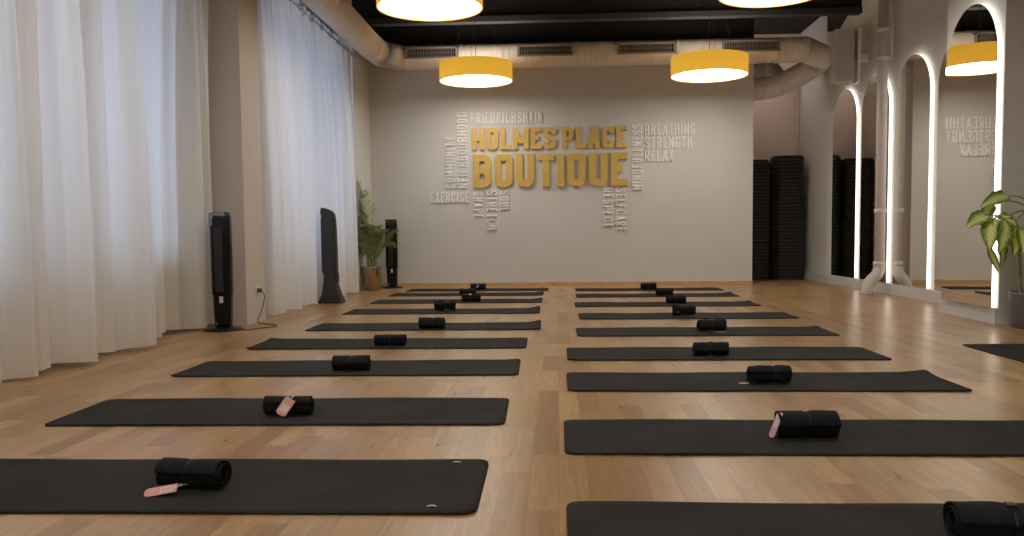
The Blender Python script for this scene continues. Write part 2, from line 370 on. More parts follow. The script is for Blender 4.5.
# ------------------------------------------------------------------ wall lettering (stroke font of our own)
r = 1
GL = {
'A': (1, [[(0,0),(.47,1)], [(.53,1),(1,0)], [(.2,.26),(.8,.26)]]), 'B': (1, [[(0,.52),(0,1),(1,1,r),(1,.52,r),(0,.52)], [(0,.52),(1,.52,r),(1,0,r),(0,0),(0,.52)]]),
'C': (1, [[(1,.70),(1,1,r),(0,1,r),(0,0,r),(1,0,r),(1,.30)]]), 'D': (1, [[(0,.5),(0,1),(1,1,r),(1,0,r),(0,0),(0,.5)]]),
'E': (.9, [[(1,1),(0,1),(0,0),(1,0)], [(0,.52),(.86,.52)]]), 'F': (.9, [[(1,1),(0,1),(0,0)], [(0,.5),(.86,.5)]]),
'G': (1, [[(1,.72),(1,1,r),(0,1,r),(0,0,r),(1,0,r),(1,.46),(.55,.46)]]), 'H': (1, [[(0,0),(0,1)], [(1,0),(1,1)], [(0,.52),(1,.52)]]),
'I': (0, [[(.5,0),(.5,1)]]), 'L': (.85, [[(0,1),(0,0),(1,0)]]), 'M': (1.3, [[(0,0),(0,1)], [(1,1),(1,0)], [(0.02,.95),(.5,.22)], [(.5,.22),(.98,.95)]]),
'N': (1.05, [[(0,0),(0,1)], [(1,0),(1,1)], [(0,1),(1,0)]]), 'O': (1, [[(.5,1),(1,1,r),(1,0,r),(0,0,r),(0,1,r),(.5,1)]]),
'P': (1, [[(0,0),(0,1)], [(0,1),(1,1,r),(1,.44,r),(0,.44)]]), 'Q': (1, [[(.5,1),(1,1,r),(1,0,r),(0,0,r),(0,1,r),(.5,1)], [(.52,.16),(1.0,-.09)]]),
'R': (1, [[(0,0),(0,1)], [(0,1),(1,1,r),(1,.48,r),(0,.48)], [(.5,.48),(1,0)]]),
'S': (1, [[(1,.72),(1,1,r),(0,1,r),(0,.54,r),(1,.46,r),(1,0,r),(0,0,r),(0,.28)]]), 'T': (.9, [[(0,1),(1,1)], [(.5,1),(.5,0)]]),
'U': (1, [[(0,1),(0,0,r),(1,0,r),(1,1)]]), 'X': (1, [[(0,0),(1,1)], [(0,1),(1,0)]]), 'Y': (1, [[(0,1),(.5,.45),(1,1)], [(.5,.45),(.5,0)]]),
}
def ribbon(bm, pts, t, d):
    """flat stroke of width t and depth d along 2-D pts, mitred"""
    pts = [Vector((p[0], p[1])) for p in pts]; n = len(pts); closed = (pts[0]-pts[-1]).length < 1e-6
    if closed: pts = pts[:-1]; n -= 1
    Lp, Rp = [], []
    for i in range(n):
        a = pts[i-1] if (i > 0 or closed) else None; c = pts[(i+1) % n] if (i < n-1 or closed) else None
        d0 = (pts[i]-a).normalized() if a is not None else (c-pts[i]).normalized()
        d1 = (c-pts[i]).normalized() if c is not None else d0
        n0 = Vector((-d0.y, d0.x)); n1 = Vector((-d1.y, d1.x)); m = n0+n1
        if m.length < .3: m = n0
        m.normalize(); k = min(1/max(.35, m.dot(n0)), 2.2)
        Lp.append(pts[i]+m*t/2*k); Rp.append(pts[i]-m*t/2*k)
    V = [[bm.verts.new((p.x, y, p.y)) for p in S] for y in (0, -d) for S in (Lp, Rp)]
    fs = []
    for i in range(n if closed else n-1):
        j = (i+1) % n
        fs += [bm.faces.new((V[2][i], V[3][i], V[3][j], V[2][j])), bm.faces.new((V[0][i], V[0][j], V[1][j], V[1][i])),
               bm.faces.new((V[0][i], V[2][i], V[2][j], V[0][j])), bm.faces.new((V[1][i], V[1][j], V[3][j], V[3][i]))]
    if not closed:
        for i in (0, n-1): fs.append(bm.faces.new((V[0][i], V[1][i], V[3][i], V[2][i])))
    bmesh.ops.recalc_face_normals(bm, faces=fs)
def glyph(ch, w, h, t, d):
    bm = B(); rad = min(w*.46, h*.3)
    for si, st in enumerate(GL[ch][1]):
        W, Hh = max(w-t, 0), h-t
        P = [(t/2+p[0]*W, t/2+p[1]*Hh, len(p) > 2) for p in st]
        if ch in 'LEFTBDPRHMNUIAXY' or True:
            for e, q in ((0, 1), (-1, -2)):       # butt ends reach the box edge
                x, y, z = P[e]; src = st[e]
                if (Vector(P[0][:2])-Vector(P[-1][:2])).length > 1e-6:
                    dv = Vector((x-P[q][0], y-P[q][1])).normalized()
                    if (abs(dv.x) > .9 and src[0] in (0, 1)) or (abs(dv.y) > .6 and src[1] in (0, 1)): P[e] = (x+dv.x*t/2, y+dv.y*t/2, z)
        out = []
        for i, (x, y, rr) in enumerate(P):
            if not rr: out.append((x, y)); continue
            c = Vector((x, y)); a = Vector(P[i-1][:2]); b2 = Vector(P[i+1][:2])
            k = min(rad, (a-c).length*.49, (b2-c).length*.49); A = c+(a-c).normalized()*k; Bb = c+(b2-c).normalized()*k
            for s in range(6):
                u = s/5; q = A*(1-u)**2+c*2*u*(1-u)+Bb*u*u; out.append((q.x, q.y))
        ribbon(bm, out, t, d+.0012*si)
    return bm
def word(text, x0, z0, length, h, t, d, gap, m, label, direction=0, off=.0005, group=None, name='wall_lettering'):
    """direction 0: left to right; 1: upwards; -1: downwards. x0,z0 = start corner of the baseline"""
    ns = text.count(' '); sp = .55
    units = sum(GL[c][0] for c in text if c != ' '); ni = text.count('I')
    w = (length - gap*(len(text)-1-ns) - ni*t - ns*gap*2)/(units)
    root = thing(name, label, 'lettering', (x0, YB-off, z0), (0, -direction*PI/2, 0), group)
    x = 0
    for c in text:
        if c == ' ': x += gap*2-gap; continue
        cw = GL[c][0]*w if GL[c][0] else t
        o = obj('letter', glyph(c, cw, h, t, d), m, root); o.location = (x, 0, 0); x += cw+gap
    return root
G2 = 'white wall words'
word('HOLMES', -1.285, 2.075, 1.27, .325, .067, .045, .034, m_gold, 'first large gold raised word in the upper row of the wall sign', name='gold_lettering', group='gold wall words')
word('PLACE', .075, 2.075, .975, .325, .067, .045, .034, m_gold, 'second large gold raised word in the upper row of the wall sign', name='gold_lettering', group='gold wall words')
word('BOUTIQUE', -1.275, 1.505, 2.33, .50, .102, .05, .05, m_gold, 'biggest gold raised word, BOUTIQUE, lower row of the wall sign', name='gold_lettering', group='gold wall words')
ht, wt, wd, wg = .17, .018, .028, .029
word('FRIEDRICHSHAIN', -1.298, 2.468, 1.08, .165, wt, wd, wg, m_white, 'white raised word FRIEDRICHSHAIN directly above the gold words', group=G2)
word('NEIGHBOURHOOD', -1.365, 1.505, 1.14, .15, wt, wd, wg, m_white, 'white raised word NEIGHBOURHOOD reading upward left of the gold words', 1, group=G2)
word('COMMUNITY', -1.555, 1.505, .77, .15, wt, wd, wg, m_white, 'white raised word COMMUNITY reading upward, far left', 1, group=G2)
word('EXERCISE', -1.94, 1.285, .59, .165, wt, wd, wg, m_white, 'white raised word EXERCISE at the lower left of the wall sign', group=G2)
word('SHAPE', -1.283, 1.445, .40, .145, wt, wd, wg, m_white, 'white raised word SHAPE reading downward under the gold B', -1, group=G2)
word('STRETCH', -1.078, 1.455, .585, .165, wt, wd, wg, m_white, 'white raised word STRETCH reading downward beneath the gold sign', -1, group=G2)
word('SOUL', -.880, 1.455, .315, .155, wt, wd, wg, m_white, 'short white raised word SOUL reading downward beneath the gold sign', -1, group=G2)
word('RESPECT', .690, 1.47, .575, .155, wt, wd, wg, m_white, 'white raised word RESPECT reading downward under the right end of the gold sign', -1, group=G2)
word('SELFCARE', .880, 1.47, .645, .155, wt, wd, wg, m_white, 'white raised word SELFCARE reading downward under the last gold letter', -1, group=G2)
word('MINDFULLNESS', 1.275, 1.445, .97, .15, wt, wd, wg, m_white, 'white raised word MINDFULLNESS reading upward right of the gold words', 1, group=G2)
word('BREATHING', 1.32, 2.255, .745, .17, wt, wd, wg, m_white, 'white raised word BREATHING, top of three at the right', group=G2)
word('STRENGTH', 1.32, 2.06, .70, .17, wt, wd, wg, m_white, 'white raised word STRENGTH, middle of three at the right', group=G2)
word('RELAX', 1.32, 1.865, .42, .17, wt, wd, wg, m_white, 'white raised word RELAX, bottom of three at the right', group=G2)

# ------------------------------------------------------------------ arched mirrors
def arch_pts(w, h, n=28):
    rr = w/2; pts = [(0, 0), (w, 0)]
    for i in range(n+1):
        a = PI*i/n; pts.append((rr+rr*math.cos(a), h-rr+rr*math.sin(a)))
    return pts
def arch_mirror(x, y0, w, h, label, ang=0.0, T=.042):
    """back lit mirror slab; origin at its near foot, running away from the camera, facing the room"""
    t = thing('arched_mirror', label, 'mirror', (x, y0, .137), (0, 0, -ang), 'arched mirrors on the right wall')
    P = arch_pts(w, h)
    bm = B(); prism(bm, P, 'x', -T, -T-.006); obj('mirror_glass', bm, m_mirror, t)
    c = Vector((w/2, h/2)); Q = []
    for p in P: Q.append((w/2+(p[0]-w/2)*.985, h/2+(p[1]-h/2)*.996))
    # light strip: rim band between glass and wall
    bm = B(); n = len(Q); A = [bm.verts.new((-.002, p[0], p[1])) for p in Q[1:]+Q[:1]]; A2 = [bm.verts.new((-T+.001, p[0], p[1])) for p in Q[1:]+Q[:1]]
    for i in range(n-1): bm.faces.new((A[i], A[i+1], A2[i+1], A2[i]))
    obj('light_strip', bm, m_led, t)
    Q2 = [(w/2+(p[0]-w/2)*.95, h/2+(p[1]-h/2)*.985) for p in P]
    bm = B(); prism(bm, Q2, 'x', -.001, -T+.0005); obj('backing_board', bm, m_whitep, t)
    return t
HM = 2.66
arch_mirror(XR, 11.98, 1.0, HM, 'tall arched backlit mirror farthest down the right wall, under the white speaker')
arch_mirror(XR, 10.84, .94, HM, 'arched backlit mirror partly behind the white drain pipe')
arch_mirror(XR, 9.68, .95, HM, 'arched backlit mirror between the drain pipe and the projecting pier')
arch_mirror(XR, 8.52, .95, HM, 'arched mirror mostly hidden behind the projecting pier, a sliver showing')
arch_mirror(XP(7.225), 7.225, 1.0, HM-.07, 'nearest and largest looking arched backlit mirror, reflecting a yellow lamp, beside the leafy plant', .038, .045)

# ------------------------------------------------------------------ drain pipe, conduit, speaker
px, py = 3.985, 10.78
t = thing('drain_pipe', 'thick white drain pipe standing in front of the mirrors, kicking out at the floor', 'pipe', (px, py, 0))
bm = B(); tube(bm, [(0, 0, .36), (0, 0, CZ)], .062, 24); obj('upright_pipe', bm, m_pipe, t, True)
bm = B(); tube(bm, [Vector(q) for q in smooth_path([(0, 0, .40), (0, 0, .32), (-.03, .0, .24), (-.09, .02, .17), (-.13, .03, .10), (-.135, .03, .0)], 5)], .070, 24); obj('foot_elbow', bm, m_pipe, t, True)
for z in (.38, 1.03, 2.90, 3.24):
    bm = B(); tube(bm, [(0, 0, z-.03), (0, 0, z+.03)], .072, 24); obj('collar', bm, m_pipe, t, True)
for z in (1.03, 2.90):
    bm = B(); box(bm, .0, .085, -.012, .012, z-.012, z+.012); obj('wall_bracket', bm, m_pipe, t)
t = thing('wall_conduit', 'thin white conduit running from the speaker along the wall beside the drain pipe', 'conduit', (4.1, 10.5, 2.9))
bm = B(); tube(bm, [Vector(q)-Vector((4.1, 10.5, 2.9)) for q in smooth_path([(4.10, 12.0, 3.56), (4.10, 11.2, 3.56), (4.10, 10.80, 3.56)], 3)], .016, 10); obj('horizontal_run', bm, m_pipe, t, True)
bm = B(); tube(bm, [Vector(q)-Vector((4.1, 10.5, 2.9)) for q in [(4.09, 10.78, 2.88), (4.09, 10.78, CZ)]], .020, 12); obj('vertical_run', bm, m_pipe, t, True)

t = thing('added_alcove_light', 'unseen round light added to brighten the alcove, hidden behind the end of the back wall', 'lamp', (2.93, 14.3, 3.45))  # unseen light, added to brighten the alcove and the step stacks
bm = B(); prism(bm, [(.16*math.cos(a*PI/16), .16*math.sin(a*PI/16)) for a in range(32)], 'x', 0, .03); obj('housing', bm, m_whitep, t)
bm = B(); prism(bm, [(.145*math.cos(a*PI/16), .145*math.sin(a*PI/16)) for a in range(32)], 'x', .03, .042); obj('diffuser', bm, emis('added alcove glow', (1.0, .86, .76), 16.0), t)

# speaker: turned box on a bracket
s = thing('wall_speaker', 'white box loudspeaker mounted high on the right wall above the farthest mirror', 'speaker', (3.80, 11.65, 2.745), (0, 0, math.radians(-6)))
bm = B(); box(bm, -.14, .10, -.12, .14, 0, .69, .012); obj('cabinet', bm, m_speaker, s)
bm = B(); box(bm, -.125, .085, -.128, -.119, .015, .675, .003); gr = obj('front_grille', bm, mat('speaker grille cloth', (.52, .49, .46), .8, noise=.05, nscale=150, bump=.5, bscale=300), s)
bm = B(); lathe(bm, [(0, 0), (.009, 0), (.009, .003), (0, .003)], 12); o = obj('badge', bm, m_chrome, s); o.location = (-.06, -.128, .09); o.rotation_euler = (PI/2, 0, 0)
bm = B(); box(bm, .155, .19, -.10, .12, .0, .69, .003); obj('wall_plate', bm, m_whitep, s)
bm = B(); box(bm, .10, .175, .0, .03, .30, .36); box(bm, .10, .175, .06, .09, .30, .36); box(bm, .19, .32, .02, .07, .28, .38); obj('bracket_arm', bm, m_pipe, s)

# ------------------------------------------------------------------ step platforms
def step_mesh(L=.505, D=.40, p=.0575):
    bm = B(); c = .10
    def outline(k):
        a, b = L/2-k, D/2-k; cc = c
        return [(-a+cc, -b), (a-cc*.35, -b), (a, -b+cc*.35), (a, b-cc*.35), (a-cc*.35, b), (-a+cc, b), (-a, b-cc), (-a, -b+cc)]
    rings = [(outline(.004), 0), (outline(0), .012), (outline(0), .016), (outline(.006), .030), (outline(.022), p+.008), (outline(.035), p+.022)]
    prev = None
    for k, (o, z) in enumerate(rings):
        cur = [bm.verts.new((x, y, z)) for x, y in o]
        if prev:
            for i in range(8):
                f = bm.faces.new((prev[i], prev[(i+1) % 8], cur[(i+1) % 8], cur[i])); f.material_index = 1 if k == 2 else 0
        prev = cur
    bm.faces.new(prev)
    for i in range(5):      # grip ribs on the tread
        y = -D/2+.08+i*(D-.16)/4; box(bm, -L/2+.14, L/2-.1, y-.006, y+.006, p+.021, p+.024)
    me = bpy.data.meshes.new('step'); bmesh.ops.recalc_face_normals(bm, faces=bm.faces); bm.to_mesh(me); bm.free()
    me.materials.append(m_step); me.materials.append(m_steplip); return me
stm = step_mesh()
def stack(cx, cy, n, where, group, rz=0.0):
    for k in range(n):
        o = bpy.data.objects.new('step_platform', stm); C.objects.link(o)
        o.location = (cx+random.uniform(-.006, .006), cy+random.uniform(-.006, .006), k*.0575); o.rotation_euler = (0, 0, rz+random.uniform(-.008, .008))
        if k == n-1: lb = 'black exercise step lying topmost on the ' + where
        elif k == 0: lb = 'black exercise step at the bottom of the ' + where
        else: lb = 'black exercise step stacked inside the ' + where
        tag(o, lb, 'step platform', group)
stack(3.785, 14.40, 35, 'taller right-hand stack beside the alcove corner', 'exercise steps in the right-hand stack')
stack(3.245, 14.42, 34, 'left stack partly hidden by the wall', 'exercise steps in the left-hand stack')

# ------------------------------------------------------------------ curtains
def curtain(plan, z0, z1, label, seed, ripple=.007, eyelets=0, topx=None):
    rnd = random.Random(seed); P = smooth_path([(x, y, 0) for x, y in plan], 10)
    n = len(P); t = thing('curtain', label, 'curtain', (P[n//2].x, P[n//2].y, 0), group='pale voile curtains over the windows')
    d = [0]
    for a, b in zip(P, P[1:]): d.append(d[-1]+(b-a).length)
    ph = rnd.random()*6; nz = 14; bm = B(); G = []
    mx = sum(p.x for p in P)/n
    for k in range(nz+1):
        f = k/nz; z = z0+(z1-z0)*f; row = []
        for i, p in enumerate(P):
            s = d[i]; tx = (topx if topx is not None else mx) + .055*math.sin(2*PI*s/.17+ph)
            w = f**3*.93
            x = p.x*(1-w)+tx*w + ripple*math.sin(s*38+ph+1.3*f)*(1-.3*f) + .003*math.sin(s*90+ph*2)
            y = p.y + .008*math.sin(s*23+f*3)
            zz = z + (.012*math.sin(s*7+ph) if k == 0 else 0)
            row.append(bm.verts.new((x, y, zz)))
        G.append(row)
    for k in range(nz):
        for i in range(n-1): bm.faces.new((G[k][i], G[k][i+1], G[k+1][i+1], G[k+1][i]))
    topy = [(v.co.x, v.co.y) for v in G[-1]]
    o = obj('fabric', rel(bm, t), m_curt, t, True)
    # stitched hem
    bm = B(); bot = [(v) for v in P]
    R0, R1 = [], []
    for i, p in enumerate(P):
        s = d[i]; xx = p.x + ripple*math.sin(s*38+ph) + .003*math.sin(s*90+ph*2); yy = p.y+.008*math.sin(s*23); zb = z0+.012*math.sin(s*7+ph)
        R0.append(bm.verts.new((xx+.003, yy, zb))); R1.append(bm.verts.new((xx+.003, yy, zb+.045)))
    for i in range(n-1): bm.faces.new((R0[i], R0[i+1], R1[i+1], R1[i]))
    obj('hem', rel(bm, t), m_curt, t, True)
    if eyelets:
        ya, yb = P[0].y, P[-1].y
        for k in range(eyelets):
            yy = ya+(yb-ya)*(k+.5)/eyelets; xx = min(topy, key=lambda q: abs(q[1]-yy))[0]
            bm = B(); pts = [(0, .032*math.cos(a*PI/8), .032*math.sin(a*PI/8)) for a in range(17)]
            tube(bm, pts, .009, 8, False); e = obj('eyelet', bm, m_chrome, t, True)
            e.location = (xx+.012-t.location.x, yy-t.location.y, z1-.075); e.rotation_euler = (0, 0, -.5)
    return t
curtain([(-3.10, 1.75), (-2.92, 1.95), (-3.06, 2.2), (-2.9, 2.4), (-3.1, 2.7), (-2.95, 2.9), (-3.08, 3.2), (-2.9, 3.5), (-3.05, 3.8), (-2.92, 4.05), (-2.94, 4.28), (-3.03, 4.45), (-2.90, 4.54), (-2.99, 4.585), (-3.09, 4.62), (-3.12, 4.72), (-3.10, 4.90)], .03, 3.47,
        'pale curtain panel at the left edge of the photo, nearest the camera', 1, eyelets=18, topx=-3.0)
curtain([(-3.03, 4.63), (-2.975, 4.68), (-2.96, 4.77), (-3.015, 4.86), (-2.925, 4.94), (-2.84, 5.05), (-2.93, 5.12), (-3.11, 5.18), (-3.15, 5.30), (-3.14, 5.52)], .03, 3.47,
        'narrow pale curtain panel, second from the left edge', 2, eyelets=4, topx=-3.0)
curtain([(-2.97, 5.24), (-3.05, 5.33), (-3.01, 5.44), (-2.99, 5.53), (-3.03, 5.67), (-2.86, 5.78), (-2.84, 5.84), (-3.06, 5.95), (-3.0, 6.1), (-3.13, 6.22), (-3.05, 6.36), (-3.12, 6.45), (-3.11, 6.55), (-3.19, 6.70), (-3.11, 6.82), (-3.16, 6.93), (-2.98, 7.02), (-3.04, 7.14), (-2.98, 7.22), (-3.04, 7.33), (-3.09, 7.43)], .03, 3.47,
        'wide pale curtain panel hanging just left of the grey pillar and tower fan', 3, eyelets=12, topx=-3.02)
pl = [(-2.88, 7.95)]; y = 8.00; k = 0; rc = random.Random(8)
while y < 9.80:
    pl.append((-2.70+rc.uniform(-.02, .02) if k % 2 == 0 else -2.82+rc.uniform(-.03, .02), y)); y += rc.uniform(.10, .18); k += 1
pl = [((-2.86 if i % 2 else -2.83) if q > 9.55 else x, q) for i, (x, q) in enumerate(pl)]
curtain(pl, .03, 3.38, 'pale curtain panel just beyond the pillar, beside the wall socket', 4, eyelets=8, topx=-2.87)
pl = []; y = 9.79; k = 0
while y < 11.70:
    pl.append((-2.70+rc.uniform(-.02, .02) if k % 2 == 0 else -2.83+rc.uniform(-.03, .02), y)); y += rc.uniform(.11, .2); k += 1
pl.append((-2.84, 11.80))
pl = [((-2.87 if i % 2 else -2.83) if q < 10.1 else x, q) for i, (x, q) in enumerate(pl)]
curtain(pl, .03, 3.38, 'farthest pale curtain panel, ending at the palm by the back wall', 5, eyelets=10, topx=-2.89)
for (y0, y1, x, z, lb) in ((1.7, 7.30, -3.0, 3.395, 'slim metal curtain rod over the nearer window bay, above the photo'), (7.95, 11.93, -2.83, 3.305, 'slim metal curtain rod carrying the far curtains beneath the duct')):
    t = thing('curtain_rod', lb, 'curtain rod', (x, (y0+y1)/2, z))
    bm = B(); tube(bm, [(0, y0-(y0+y1)/2, 0), (0, y1-(y0+y1)/2, 0)], .012, 12); obj('rod', bm, m_chrome, t, True)
    bm = B(); lathe(bm, [(0, 0), (.02, .004), (.026, .02), (.02, .036), (0, .04)], 16); o = obj('finial', bm, m_chrome, t, True); o.rotation_euler = (-PI/2, 0, 0); o.location = (0, (y1-y0)/2, 0)
    for yy in (y0+.1, (y0+y1)/2, y1-.03):
        bm = B(); tube(bm, [(-.29 if x < -2.9 else -.29, 0, 0), (0, 0, 0)], .008, 8); tube(bm, [(0, 0, -.02), (0, 0, .02)], .014, 8); o = obj('bracket', bm, m_chrome, t); o.location = (0, yy-(y0+y1)/2, 0)
# ------------------------------------------------------------------ tower fans
def rrect(a, b, rr, n=5):
    pts = []
    for cx, cy, s in ((a-rr, b-rr, 0), (-a+rr, b-rr, 1), (-a+rr, -b+rr, 2), (a-rr, -b+rr, 3)):
        for i in range(n+1):
            t = (s+i/n)*PI/2; pts.append((cx+rr*math.cos(t), cy+rr*math.sin(t)))
    return pts
def loft(bm, secs):
    prev = None; fs = []
    for pts, z in secs:
        cur = [bm.verts.new((x, y, z)) for x, y in pts]
        if prev:
            for i in range(len(cur)):
                j = (i+1) % len(cur); fs.append(bm.faces.new((prev[i], prev[j], cur[j], cur[i])))
        else: fs.append(bm.faces.new(cur[::-1]))
        prev = cur
    fs.append(bm.faces.new(prev)); bmesh.ops.recalc_face_normals(bm, faces=fs)
def tower_fan(x, y, rz, label, h=.985, w=.165, silver=True):
    t = thing('tower_fan', label, 'fan', (x, y, 0), (0, 0, rz), 'black tower fans')
    bm = B(); lathe(bm, [(0, .0), (.155, .0), (.16, .006), (.155, .014), (.08, .024), (.06, .04), (0, .04)], 40); obj('base', bm, m_gloss, t, True)
    a, b = w/2, .062
    bm = B(); loft(bm, [(rrect(a*.78, b*.8, .03), .035), (rrect(a*.84, b*.9, .035), .06), (rrect(a*.92, b, .04), .28), (rrect(a*.92, b, .04), .30), (rrect(a, b*1.05, .04), .302), (rrect(a, b*1.05, .04), h-.10), (rrect(a*.98, b*1.05, .04), h-.04), (rrect(a*.9, b*.9, .035), h)])
    obj('column', bm, m_gloss, t, True)
    # raised louvre field left of centre, slats inside
    bm = B(); box(bm, -a*.50, a*.30, -b*1.05-.006, -b*1.05+.002, .33, h-.13, .003); g = obj('louvre_panel', bm, m_matteb, t)
    bm = B()
    for k in range(5):
        xx = -a*.42+k*a*.16; box(bm, xx, xx+.003, -b*1.05-.010, -b*1.05-.005, .35, h-.15)
    obj('louvres', bm, m_char, g)
    bm = B(); pr = [(-a*.98, h-.115), (-a*.98, h-.02), (-a*.86, h-.002), (a*.5, h-.002), (a*.66, h-.03), (a*.4, h-.032), (-a*.45, h-.026), (-a*.62, h-.05), (-a*.66, h-.115)] if silver else [(-a*.9, h-.05), (-a*.9, h+.003), (a*.9, h+.003), (a*.9, h-.05)]
    prism(bm, pr, 'y', -b*1.05-.008, -b*1.05+.012); obj('top_panel', bm, m_silver if silver else m_char, t)
    if silver:
        bm = B(); box(bm, -a-.002, -a+.008, -b*.95, b*.3, h-.12, h-.05, .002); obj('top_trim', bm, m_silver, t)
    bm = B(); box(bm, a*.05-.018, a*.05+.012, -b*1.0-.004, -b*1.0+.002, .235, .29); obj('sticker', bm, m_whitep, t)
    bm = B(); box(bm, -a*.62, -a*.42, -b*.98, -b*.9, .05, .07); obj('badge', bm, m_silver, t)
    bm = B(); tube(bm, [(0, .05, .3), (0, .075, .45), (0, .075, .6), (0, .05, .7)], .012, 8); obj('rear_handle', bm, m_matteb, t, True)
    return t
tower_fan(-2.833, 7.04, .12, 'black gloss tower fan with silver top in front of the grey pillar', .995)
tower_fan(-2.50, 12.72, .1, 'slim black tower fan standing by the back wall next to the palm', 1.03, .18, False)
# side-on fan with flared foot
t = thing('tower_fan', 'charcoal tower fan seen side on with a flared foot, in front of the far curtains', 'fan', (-2.55, 9.89, 0), group='black tower fans')
ox = -2.67; prof = [(-2.811, .0), (-2.80, .03), (-2.763, .115), (-2.747, .27), (-2.757, .35), (-2.75, .746), (-2.76, 1.0), (-2.772, 1.075), (-2.765, 1.112), (-2.75, 1.122), (-2.70, 1.108), (-2.64, 1.080), (-2.618, 1.05), (-2.606, .981), (-2.595, .613), (-2.595, .322), (-2.60, .22), (-2.567, .11), (-2.535, .03), (-2.525, .0)]
def side(bm, pts, hw, hwb):
    V = []
    for s in (-1, 1):
        V.append([bm.verts.new((x+2.55, s*(hw if z > .3 else hwb+(hw-hwb)*z/.3), z)) for x, z in pts])
    n = len(pts); fs = [bm.faces.new(V[0]), bm.faces.new(V[1][::-1])]
    for i in range(n): fs.append(bm.faces.new((V[0][i], V[1][i], V[1][(i+1) % n], V[0][(i+1) % n])))
    bmesh.ops.recalc_face_normals(bm, faces=fs)
    es = [e for e in bm.edges if abs(e.verts[0].co.y-e.verts[1].co.y) < 1e-5]
    bmesh.ops.bevel(bm, geom=es, offset=.012, segments=2, affect='EDGES')
bm = B(); side(bm, prof, .062, .10); obj('column', bm, m_char, t)
bm = B(); box(bm, -.215, -.195, -.058, .058, .37, 1.0, .004); g = obj('front_grille', bm, m_matteb, t)
bm = B()
for k in range(14): box(bm, -.219, -.214, -.052, .052, .39+k*.043, .405+k*.043)
obj('louvres', bm, m_char, g)
bm = B(); box(bm, -.19, -.165, -.066, -.060, .40, 1.0); obj('side_vent', bm, m_matteb, t)
bm = B(); box(bm, -.200, -.185, -.066, -.060, .30, .345); obj('switch_plate', bm, m_silver, t)
bm = B(); box(bm, -.055, -.035, -.05, .05, .25, .36, .006); obj('motor_hump', bm, m_char, t)

# socket and cable
s = thing('wall_socket', 'white wall socket on the side of the pillar with a plug in it', 'socket', (XL+.02, 7.70, .295))
bm = B(); box(bm, 0, .012, -.045, .045, -.045, .045, .004); obj('cover_plate', bm, m_whitep, s)
bm = B(); tube(bm, [(.012, 0, 0), (.014, 0, 0)], .026, 20); obj('socket_well', bm, m_steplip, s)
t = thing('power_cord', 'dark power cord curling from the tower fan over the floor to the wall socket', 'cord', (-2.6, 7.3, 0))
pts = [(-2.664, 7.01, .007), (-2.645, 6.985, .006), (-2.62, 7.0, .006), (-2.57, 7.10, .006), (-2.49, 7.22, .006), (-2.47, 7.31, .006), (-2.53, 7.42, .006), (-2.66, 7.50, .006), (-2.735, 7.58, .02), (-2.75, 7.70, .08), (-2.745, 7.78, .17), (-2.735, 7.77, .25), (-2.74, 7.71, .29)]
bm = B(); tube(bm, [Vector(p)-Vector((-2.6, 7.3, 0)) for p in smooth_path(pts, 6)], .0045, 8); obj('cable', bm, m_cable, t, True)
bm = B(); tube(bm, [Vector(p)-Vector((-2.6, 7.3, 0)) for p in ((-2.764, 7.70, .295), (-2.745, 7.70, .295), (-2.73, 7.702, .292))], .017, 14); obj('plug', bm, m_cable, t, True)

# ------------------------------------------------------------------ areca palm in a brass pot
t = thing('potted_palm', 'feathery green palm in a brass pot in the far left corner', 'plant', (-2.70, 12.20, 0))
bm = B(); lathe(bm, [(0, 0), (.105, 0), (.115, .01), (.145, .33), (.147, .345), (.138, .345), (.135, .30), (0, .30)], 40); pot = obj('pot', bm, m_brass, t, True)
bm = B(); lathe(bm, [(0, .312), (.136, .312), (.136, .302), (0, .302)], 32); obj('soil', bm, m_soil, pot)
rf = random.Random(21)
def frond(az, L, lean, droop, base):
    """arching stalk with two rows of narrow leaflets"""
    bm = B(); pts = []
    for i in range(15):
        s = i/14; th = lean + droop*s**1.5
        pts.append((s, th))
    P = [Vector(base)]; 
    for i in range(14):
        th = pts[i][1]; P.append(P[-1]+Vector((math.cos(az)*math.sin(th), math.sin(az)*math.sin(th), math.cos(th)))*L/14)
    for p in P: # stay inside the corner
        p.x = max(p.x, -.14); p.y = min(p.y, .60)
    tube(bm, P, .004, 6, True, rf=lambda i: .006*(1-i/16), mi=1)
    for i in range(4, 15):
        p = P[i]; tdir = (P[i]-P[i-1]).normalized()
        side_ = tdir.cross(Vector((0, 0, 1)))
        if side_.length < .1: side_ = Vector((-math.sin(az), math.cos(az), 0))
        side_.normalize()
        for sg in (-1, 1):
            for h in (0, .33, .66):
                q = p.lerp(P[min(i+1, 14)], h); ll = (.20*math.sin(PI*(i+h-2)/14.5)+.05)*L/.85
                dr = (side_*sg*.75+tdir*.75+Vector((0, 0, rf.uniform(-.1, .15)))).normalized(); nr = dr.cross(tdir).normalized()
                wv = dr.cross(nr)*.0065
                a = q; m1 = q+dr*ll*.45+Vector((0, 0, -.01)); e = q+dr*ll+Vector((0, 0, -.06*rf.random()-.03))
                v = [bm.verts.new(z) for z in (a-wv*.3, a+wv*.3, m1+wv, e, m1-wv)]
                for k in v: k.co.x = max(k.co.x, -.148); k.co.y = min(k.co.y, .62)
                bm.faces.new(v)
    return bm
for k in range(26):
    az = -PI/2 + rf.uniform(-1.9, 1.7) if k > 2 else (PI, 2.6, -2.7)[k]
    L = rf.uniform(.5, .80); lean = rf.uniform(.0, .24); dr = rf.uniform(.3, 1.35)
    if k < 3: L, lean, dr = 1.22-.1*k, .03, .25
    obj('frond', frond(az, L, lean, dr, (rf.uniform(-.07, .07), rf.uniform(-.07, .07), .30)), [m_palm, m_palmst], t)

